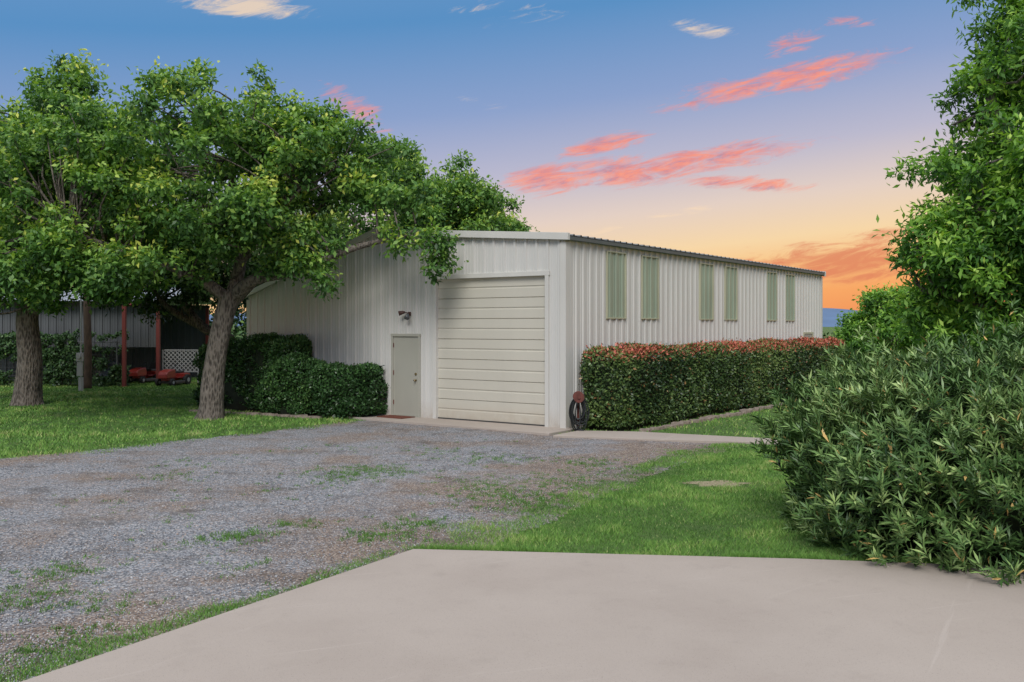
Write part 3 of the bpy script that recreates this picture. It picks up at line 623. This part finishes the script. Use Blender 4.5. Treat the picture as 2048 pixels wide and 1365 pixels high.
mb = MB(); mb.box(-0.06,-0.03,4.57,4.65,2.60,2.70); mb.tube([(-0.05,4.61,2.66),(-0.11,4.66,2.68),(-0.13,4.70,2.69)],[0.014,0.013,0.013],8); mb.tube([(-0.05,4.61,2.65),(-0.12,4.58,2.63)],[0.014,0.013],8)
wl = mb.obj('wall_lamp', BRONZE, bld, 0.003)
mb = MB(); mb.tube([(-0.12,4.69,2.69),(-0.15,4.74,2.685),(-0.21,4.82,2.66)],[0.027,0.043,0.063],14); mb.obj('lamp_head', BRONZE, wl, smooth=True)
mb = MB(); mb.tube([(-0.11,4.59,2.64),(-0.15,4.58,2.61),(-0.21,4.55,2.54)],[0.03,0.048,0.068],14); mb.obj('lamp_head', GLASS, wl, smooth=True)

def mat_obj(t, w, lx, ly, col, lab):
    m = painted('coir', col, 0.95, 0.3, vscale=30); mb = MB(); mb.box(-lx/2,lx/2,-ly/2,ly/2,0,0.018)
    p = f0(t, w); o = mb.obj('door_mat', m, None, 0.005); o.location = (p[0], p[1], 0.062); o.rotation_euler = (0,0,math.atan2(0.582,-0.813)); o['label'] = lab; o['category'] = 'door mat'
mat_obj(4.78, 0.36, 0.85, 0.5, (0.20,0.055,0.03,1), 'red brown door mat below the entry door')
mat_obj(5.72, 0.40, 0.75, 0.5, (0.03,0.03,0.03,1), 'black rubber mat beside the entry door')

HOSE = painted('black_hose', (0.022,0.026,0.028,1), 0.35)
hr = empty('hose_reel', (1.46, 20.72, 0), 'rusty red hose reel with coiled black hose by the wall corner', 'hose reel')
mb = MB(); mb.box(-0.025,0.025,0.02,0.06,-0.02,0.80); mb.obj('post', RUST, hr, 0.004)
mb = MB(); mb.disc((0,-0.22,0.79),(0,1,0),0.12,0.02,28); mb.disc((0,0.0,0.79),(0,1,0),0.12,0.02,28); mb.disc((0,-0.11,0.79),(0,1,0),0.06,0.22,16); mb.disc((0,-0.24,0.79),(0,1,0),0.035,0.04,12); mb.obj('reel', RUST, hr, 0.003)
mb = MB(); r = np.random.default_rng(4)
for k in range(15):
    hh = r.uniform(0.22, 0.37); ww = r.uniform(0.05, 0.16); cx = r.normal(0, 0.03); y0 = -0.19+0.012*k
    pts = [(cx+ww*math.sin(a)*(1+0.35*(0.5-0.5*math.cos(a))), y0+0.015*math.sin(2*a), 0.78-hh+hh*math.cos(a)) for a in np.linspace(0, 2*math.pi, 26)]
    mb.tube(pts, [0.013]*26, 7)
pts = [(0.02,-0.15,0.10),(0.12,-0.25,0.03),(0.10,-0.40,0.03),(-0.12,-0.38,0.03),(-0.16,-0.15,0.03),(-0.1,-0.05,0.06)]
pp, rr = smooth_path(pts, [0.012]*6, 6); mb.tube(pp, rr, 7); mb.obj('hose', HOSE, hr, smooth=True)

STN, nt, b, _ = new_mat('limestone'); nt.links.new(ramp_n(nt, noise_n(nt, obj_coord(nt), 12, 6), [(0.3, (0.14,0.10,0.08,1)), (0.7, (0.36,0.30,0.25,1))]), b.inputs[0]); b.inputs['Roughness'].default_value = 0.95
r = np.random.default_rng(6); protos = []
for k in range(4):
    mb = MB(); nn = 9; ring = [(0.24*math.cos(a)*r.uniform(0.8,1.15), 0.15*math.sin(a)*r.uniform(0.8,1.15)) for a in np.linspace(0, 2*math.pi, nn, endpoint=False)]
    mb.add([(x,y,-0.04) for x,y in ring]+[(x,y,0.055+r.uniform(-0.01,0.02)) for x,y in ring], [tuple(range(nn))[::-1], tuple(range(nn,2*nn))]+[(i,(i+1)%nn,nn+(i+1)%nn,nn+i) for i in range(nn)])
    me = bpy.data.meshes.new('edging_stone'); me.from_pydata(mb.v, [], mb.f); me.materials.append(STN); protos.append(me)
spots = [(tuple(bl(0.9+i*0.52, 1.62+r.normal(0,0.04))), math.atan2(0.813,0.582)) for i in range(30)]
spots += [((-5.0-0.45*i, 23.85+0.22*i+r.normal(0,0.03)), -0.45) for i in range(9)]
for i, (p, a) in enumerate(spots):
    o = bpy.data.objects.new('edging_stone', protos[i % 4]); COL.objects.link(o); o.location = (p[0], p[1], 0); o.rotation_euler = (0,0,a+r.normal(0,0.12)); s = r.uniform(0.8,1.15); o.scale = (s,s,s)
    o['label'] = 'flat weathered limestone edging stone in the planting bed'; o['category'] = 'stone'; o['group'] = 'edging stones along the planting beds'

# ------------------------------------------------------------------ carport and yard things
REDP = painted('red_painted_steel', (0.20,0.035,0.028,1), 0.6, 0.15)
GALV = painted('shade_darkened_galvanised', (0.13,0.14,0.15,1), 0.5, 0.12, 0.3)  # carport metal darkened in the colour, standing for the trees' shade
WHITE = painted('white_paint', (0.36,0.37,0.37,1), 0.5, 0.08)
GREYM = painted('grey_box', (0.42,0.43,0.44,1), 0.45, 0.08)
cp = empty('carport', (-14.0, 37.2, 0), 'open metal carport with red steel posts and ribbed siding', 'carport')
for (x, y) in [(0.0,0.0),(-0.85,-1.2),(-5.4,0.0),(-10.5,0.0),(0,6),(-5.4,6)]:
    mb = MB(); mb.box(x-0.065,x+0.065,y-0.065,y+0.065,-0.03,3.15); mb.box(x-0.10,x+0.10,y-0.10,y+0.10,0,0.03); mb.obj('post', REDP, cp, 0.004)
for yb_ in (0.0, 6.0): mb = MB(); mb.box(-10.6,0.1,yb_-0.05,yb_+0.05,3.15,3.28); mb.obj('beam', DARK, cp)
mb = MB(); mb.tube([(-0.85,-1.2,3.1),(-0.4,-0.6,3.30),(0.02,-0.02,3.1)],[0.055,0.055,0.055],6); mb.obj('rafter', REDP, cp)
mb = MB(); P = prof(-10.8, 0.4); n = len(P)
mb.add([(s,-0.5,3.32+d) for s,d in P]+[(s,3.0,3.95+d) for s,d in P], [(i,i+1,n+i+1,n+i) for i in range(n-1)]); mb.add([(s,3.0,3.95+d) for s,d in P]+[(s,6.4,3.32+d) for s,d in P], [(i,i+1,n+i+1,n+i) for i in range(n-1)])
mb.obj('roof', painted('galvanised_carport_roof', (0.42,0.44,0.48,1), 0.4, 0.1), cp)
mb = MB(); ribbed(mb, [(-10.5,-0.07,1.5,3.2)], lambda s,d,z:(s,0.12-d,z)); mb.obj('siding', GALV, cp)
mb = MB(); ribbed(mb, [(-10.5,0.0,0,3.3)], lambda s,d,z:(s,6.1-d,z)); mb.obj('back_siding', GALV, cp)
mb = MB(); pp, rr = smooth_path([(0,0,-0.1),(0.02,0,1.5),(-0.02,0,3.2),(0,0,5.2)], [0.15,0.14,0.13,0.12], 4); mb.tube(pp, rr, 12, 0.04)
o = mb.obj('utility_pole', painted('weathered_wood', (0.10,0.065,0.045,1), 0.9, 0.3, vscale=9), smooth=True); o.location = (-15.85, 35.1, 0); o['label'] = 'weathered brown wooden utility pole beside the carport'; o['category'] = 'pole'
mp = empty('meter_pedestal', (-15.5, 33.8, 0), 'grey electric meter box on a white conduit', 'meter box')
mb = MB(); mb.tube([(0,0,-0.05),(0,0,3.4)],[0.03,0.03],10); mb.obj('conduit', WHITE, mp)
mb = MB(); mb.box(-0.09,0.09,-0.14,-0.03,0.55,1.05); mb.box(-0.11,0.11,-0.15,-0.03,1.07,1.38); mb.disc((0,-0.18,1.24),(0,1,0),0.075,0.07,18); mb.box(-0.06,0.06,-0.08,0.08,0,0.5); mb.obj('box', GREYM, mp, 0.008)
fe = empty('wire_fence', (-15.2, 36.4, 0), 'vine covered wire panel fence in front of the carport', 'fence')
mb = MB()
for x in np.arange(-9.5, 0.01, 2.35): mb.tube([(x,0,-0.05),(x,0,1.75)],[0.03,0.03],8)
mb.tube([(-9.5,0,1.72),(0,0,1.72)],[0.02,0.02],6)
for z in np.arange(0.1, 1.7, 0.16): mb.tube([(-9.5,0,z),(0,0,z)],[0.005,0.005],4)
for x in np.arange(-9.4, 0, 0.16): mb.tube([(x,0,0.05),(x,0,1.72)],[0.005,0.005],4)
mb.obj('panel', GALV, fe)
rng = np.random.default_rng(15)
n = 30000; x = rng.uniform(-9.8,0.3,n); z = 2.1*rng.random(n); k = (sn(np.stack([x,z*1.3],1),1.8,8)+0.5*sn(np.stack([x,z],1),6,9)) > np.where(z > 1.3, -0.9, -0.25)
x, z = x[k], z[k]; n = len(x); P = np.stack([x, rng.normal(-0.02,0.15,n), z*(1+0.05*np.sin(x*3))],1)
V, F = leaves(P, rdir(n)-np.array([0,0,0.4]), rdir(n)+np.array([0,-1,0.4]), 0.11, 0.085)
vn = empty('climbing_vine', (-15.2, 36.4, 0), 'green vine climbing over the wire fence', 'vine'); add_obj('foliage', np_mesh('foliage', V, F, np.repeat(np.clip(rng.normal(0.28,0.18,n),0,1),4)), vn, WOOD)
mb = MB(); x0, x1, z0, z1 = 0.0, 1.45, 0.45, 1.35
mb.box(x0,x1,-0.02,0.02,z1-0.04,z1); mb.box(x0,x1,-0.02,0.02,z0,z0+0.04); mb.box(x0,x0+0.04,-0.021,0.021,0,z1); mb.box(x1-0.04,x1,-0.021,0.021,0,z1)
for k in range(-12, 20):
    for sg in (1, -1):
        pts = []
        for t in np.linspace(-2, 3, 120):
            xx = k*0.17+t if sg == 1 else k*0.17+1.2-t; zz = z0+t
            if x0+0.02 < xx < x1-0.02 and z0 < zz < z1: pts.append((xx, 0.008*sg, zz))
        if len(pts) > 2:
            a, c = Vector(pts[0]), Vector(pts[-1]); w = Vector((-0.020*sg*0.7, 0, 0.020*0.7))
            mb.add([a-w, a+w, c+w, c-w], [(0,1,2,3)])
o = mb.obj('lattice_panel', WHITE); o.location = (-13.95, 37.5, 0.05); o['label'] = 'white wooden lattice panel standing behind the mower'; o['category'] = 'lattice panel'
MRED = painted('red_mower_paint', (0.30,0.03,0.022,1), 0.4, 0.08); TYRE = painted('tyre_rubber', (0.02,0.02,0.02,1), 0.8)
def mower(loc, rz_, lab):
    e = empty('riding_mower', loc, lab, 'mower', rz_, 'red riding mowers parked near the carport')
    mb = MB(); prof_ = [(-0.85,0.35),(-0.85,0.55),(-0.75,0.68),(-0.4,0.76),(-0.15,0.76),(-0.1,0.35)]; m = len(prof_)
    mb.add([(x,-0.24,z) for x,z in prof_]+[(x,0.24,z) for x,z in prof_], [tuple(range(m)), tuple(range(m,2*m))[::-1]]+[(i,m+i,m+(i+1)%m,(i+1)%m) for i in range(m)]); mb.obj('hood', MRED, e, 0.04)
    mb = MB(); mb.box(-0.7,0.75,-0.16,0.16,0.25,0.34); mb.box(-0.1,0.75,-0.36,0.36,0.35,0.40); mb.box(0.3,0.8,-0.40,0.40,0.40,0.56); mb.obj('body', MRED, e, 0.03)
    mb = MB(); mb.box(-0.5,0.25,-0.5,0.5,0.10,0.24); mb.obj('mower_deck', DARK, e, 0.03)
    mb = MB(); mb.box(0.28,0.66,-0.2,0.2,0.57,0.66); mb.add([(0.60,-0.2,0.6),(0.70,-0.2,0.6),(0.78,-0.17,0.98),(0.70,-0.17,0.98),(0.60,0.2,0.6),(0.70,0.2,0.6),(0.78,0.17,0.98),(0.70,0.17,0.98)], [(0,1,2,3),(7,6,5,4),(0,3,7,4),(1,5,6,2),(3,2,6,7),(0,4,5,1)]); mb.obj('seat', DARK, e, 0.02)
    mb = MB(); mb.tube([(-0.12,0,0.7),(0.0,0,0.88)],[0.02,0.02],8); c = Vector((0.0,0,0.9)); u = Vector((0.83,0,0.55)); ww = Vector((0,1,0)); mb.tube([c+u*0.15*math.cos(a)+ww*0.17*math.sin(a) for a in np.linspace(0,6.283,20)],[0.014]*20,6); mb.obj('steering_wheel', DARK, e)
    for x, y, rr, w in [(-0.6,-0.36,0.18,0.13),(-0.6,0.36,0.18,0.13),(0.5,-0.4,0.25,0.2),(0.5,0.4,0.25,0.2)]:
        mb = MB(); mb.disc((x,y,rr),(0,1,0),rr,w,22); wh = mb.obj('wheel', TYRE, e, 0.03); mb = MB(); mb.disc((x,y,rr),(0,1,0),rr*0.4,w+0.01,16); mb.obj('rim', GREYM, wh)
    e.scale = (0.85, 0.85, 0.85)
mower((-13.35, 37.0, 0), 1.35, 'red riding mower parked beside the red post')
mower((-15.1, 38.6, 0), 1.3, 'red riding mower parked under the carport')
for i, (bx, by, col, lab) in enumerate([(-16.6, 38.6, (0.05,0.07,0.10,1), 'dark blue steel drum stored under the carport'), (-17.4, 39.2, (0.30,0.30,0.29,1), 'pale grey steel drum stored under the carport')]):
    mb = MB(); mb.tube([(0,0,0),(0,0,0.02),(0,0,0.3),(0,0,0.32),(0,0,0.34),(0,0,0.58),(0,0,0.6),(0,0,0.62),(0,0,0.87),(0,0,0.9)], [0.3,0.29,0.285,0.30,0.285,0.285,0.30,0.285,0.285,0.3], 24)
    o = mb.obj('steel_drum', painted('drum_paint', col, 0.5, 0.2)); o.location = (bx, by, 0); o['label'] = lab; o['category'] = 'drum'

# ------------------------------------------------------------------ far woods and hills
rng = np.random.default_rng(17)
Cs = []; Rs = []
for x in np.arange(-48, -5, 0.9):
    for k in range(5): Cs.append((x+rng.normal(0,0.8), 56+rng.normal(0,2.5), rng.uniform(0.5,6.5))); Rs.append(rng.uniform(0.9,1.6))
for x in np.arange(14, 44, 1.0):
    for k in range(3): Cs.append((x+rng.normal(0,0.8), 64+rng.normal(0,3), rng.uniform(0.3,1.2))); Rs.append(rng.uniform(0.6,1.0))
Cs = np.array(Cs); Rs = np.array(Rs)
V, F, T = clump_leaves(Cs, Rs, rng.normal(-0.06,0.1,len(Cs)), 65000, 0.30, 0.6)
ob = add_obj('woodland', np_mesh('woodland', V, F, T), None, WOOD); ob['kind'] = 'stuff'; ob['label'] = 'distant band of green woodland beyond the yard'; ob['category'] = 'woodland'
HM = painted('hazy_hill', (0.12,0.20,0.34,1), 1.0, 0.1, vscale=0.01)
xs = np.linspace(-2600, 2600, 160); hz = 40+7*np.sin(xs/310+0.6)+3*np.sin(xs/90)+1.5*np.sin(xs/37)
hv = [(x, 2000, -2) for x in xs]+[(x, 2250, z) for x, z in zip(xs, hz)]+[(x, 2700, -2) for x in xs]; n = len(xs)
mb = MB(); mb.add(hv, [(i,i+1,n+i+1,n+i) for i in range(n-1)]+[(n+i,n+i+1,2*n+i+1,2*n+i) for i in range(n-1)]); ob = mb.obj('hills', HM, smooth=True); ob['kind'] = 'structure'

# ------------------------------------------------------------------ world
w = bpy.data.worlds.new('World'); scene.world = w; w.use_nodes = True; nt = w.node_tree
bg = nt.nodes['Background']
tc = node(nt, 'ShaderNodeTexCoord'); sep = node(nt, 'ShaderNodeSeparateXYZ'); nt.links.new(tc.outputs['Generated'], sep.inputs[0])
x, y, z = sep.outputs
M = lambda op, a, b=None, c=None, cl=False: math_n(nt, op, a, b, c, cl)
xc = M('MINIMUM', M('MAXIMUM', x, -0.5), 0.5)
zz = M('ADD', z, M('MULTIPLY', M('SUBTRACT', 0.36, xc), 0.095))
sky = ramp_n(nt, zz, [(0.0, lin(238,142,88)), (0.04, lin(248,168,102)), (0.068, lin(250,196,130)), (0.098, lin(247,215,168)), (0.14, lin(228,208,196)), (0.19, lin(188,186,206)), (0.26, lin(140,162,204)), (0.35, lin(90,144,196)), (0.48, lin(120,155,200)), (0.60, lin(225,228,238)), (1.0, lin(238,240,246))])  # upper sky outside the view added bright to whiten the scene light
ys = M('MAXIMUM', y, 0.06); px = M('DIVIDE', x, ys); pz = M('DIVIDE', z, ys)
cv = node(nt, 'ShaderNodeCombineXYZ'); nt.links.new(M('MULTIPLY_ADD', pz, -14, M('MULTIPLY', px, 19)), cv.inputs[0]); nt.links.new(M('MULTIPLY_ADD', px, -12, M('MULTIPLY', pz, 76)), cv.inputs[1])
n1 = noise_n(nt, cv.outputs[0], 1.0, 11, 0.72, 0.8); n2 = noise_n(nt, cv.outputs[0], 1.7, 8, 0.68, 0.5)
def group(lst, amp=7.0):
    D = None
    for (u, v_, a, b_, ang, s) in lst:
        cx, cz = (u-1024)/1880, (652-v_)/1880; ca, sa = math.cos(math.radians(ang)), math.sin(math.radians(ang))
        dx = M('SUBTRACT', px, cx); dz = M('SUBTRACT', pz, cz)
        p = M('MULTIPLY', M('ADD', M('MULTIPLY', dx, ca), M('MULTIPLY', dz, sa)), 1880/a)
        q = M('MULTIPLY', M('ADD', M('MULTIPLY', dx, -sa), M('MULTIPLY', dz, ca)), 1880/b_)
        d = M('SUBTRACT', s, M('ADD', M('MULTIPLY', p, p), M('MULTIPLY', q, q)))
        D = d if D is None else M('MAXIMUM', D, d)
    D = M('ADD', D, M('MULTIPLY_ADD', n1, amp, -amp*0.5-0.4))
    r_ = node(nt, 'ShaderNodeMapRange', interpolation_type='SMOOTHSTEP'); nt.links.new(D, r_.inputs[0]); r_.inputs[1].default_value = -0.4; r_.inputs[2].default_value = 1.7
    return r_.outputs[0]
front = M('GREATER_THAN', y, 0.1)
pink = group([(1570,158,200,28,12,1.6),(1480,185,90,18,0,1.0),(1588,85,60,26,22,1.1),(1250,345,150,26,2,1.7),(1430,318,170,24,9,1.6),(1100,358,80,26,5,1.7),(1215,288,95,22,14,1.3),(1485,365,130,15,-3,1.3),(1190,328,70,9,0,0.8),(710,215,80,30,-35,1.1),(1375,197,30,10,0,0.8),(1700,45,60,12,0,0.8)])
cream = group([(490,12,130,20,-5,1.5),(1410,58,70,18,-8,0.8),(1360,424,70,11,8,1.0),(1020,25,160,30,0,0.3),(960,205,60,14,-10,0.4),(1210,462,60,10,10,0.6)])
low = group([(1700,522,240,36,4,1.7),(1760,470,90,13,8,1.1),(1560,530,130,14,0,1.0)])
pc = ramp_n(nt, n2, [(0.36, lin(192,142,158)), (0.46, lin(234,142,134)), (0.60, lin(254,154,124))])
sky = mix_n(nt, M('MULTIPLY', M('MULTIPLY', low, front), 0.8), sky, lin(222,126,94))
sky = mix_n(nt, M('MULTIPLY', M('MULTIPLY', cream, front), 0.75), sky, lin(252,222,186))
sky = mix_n(nt, M('MULTIPLY', M('MULTIPLY', pink, front), 0.92), sky, pc)
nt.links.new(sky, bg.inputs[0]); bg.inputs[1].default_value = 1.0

sd = bpy.data.lights.new('fill_sun', 'SUN'); sd.energy = 2.3; sd.angle = math.radians(28); sd.color = (1.0, 0.97, 0.915)  # soft fill light added behind the camera, opposite the sunset
so = bpy.data.objects.new('fill_sun', sd); COL.objects.link(so)
dirv = Vector((-0.08, -0.80, 0.75)); so.rotation_euler = dirv.to_track_quat('Z', 'Y').to_euler()

cam = bpy.data.cameras.new('camera'); co = bpy.data.objects.new('camera', cam); COL.objects.link(co); scene.camera = co
co.location = (0, 0, 2.35); co.rotation_euler = (math.radians(90), 0, 0)
cam.sensor_width = 36; cam.lens = 1880/2048*36; cam.shift_y = -30.5/2048; cam.clip_end = 8000; cam.clip_start = 0.05
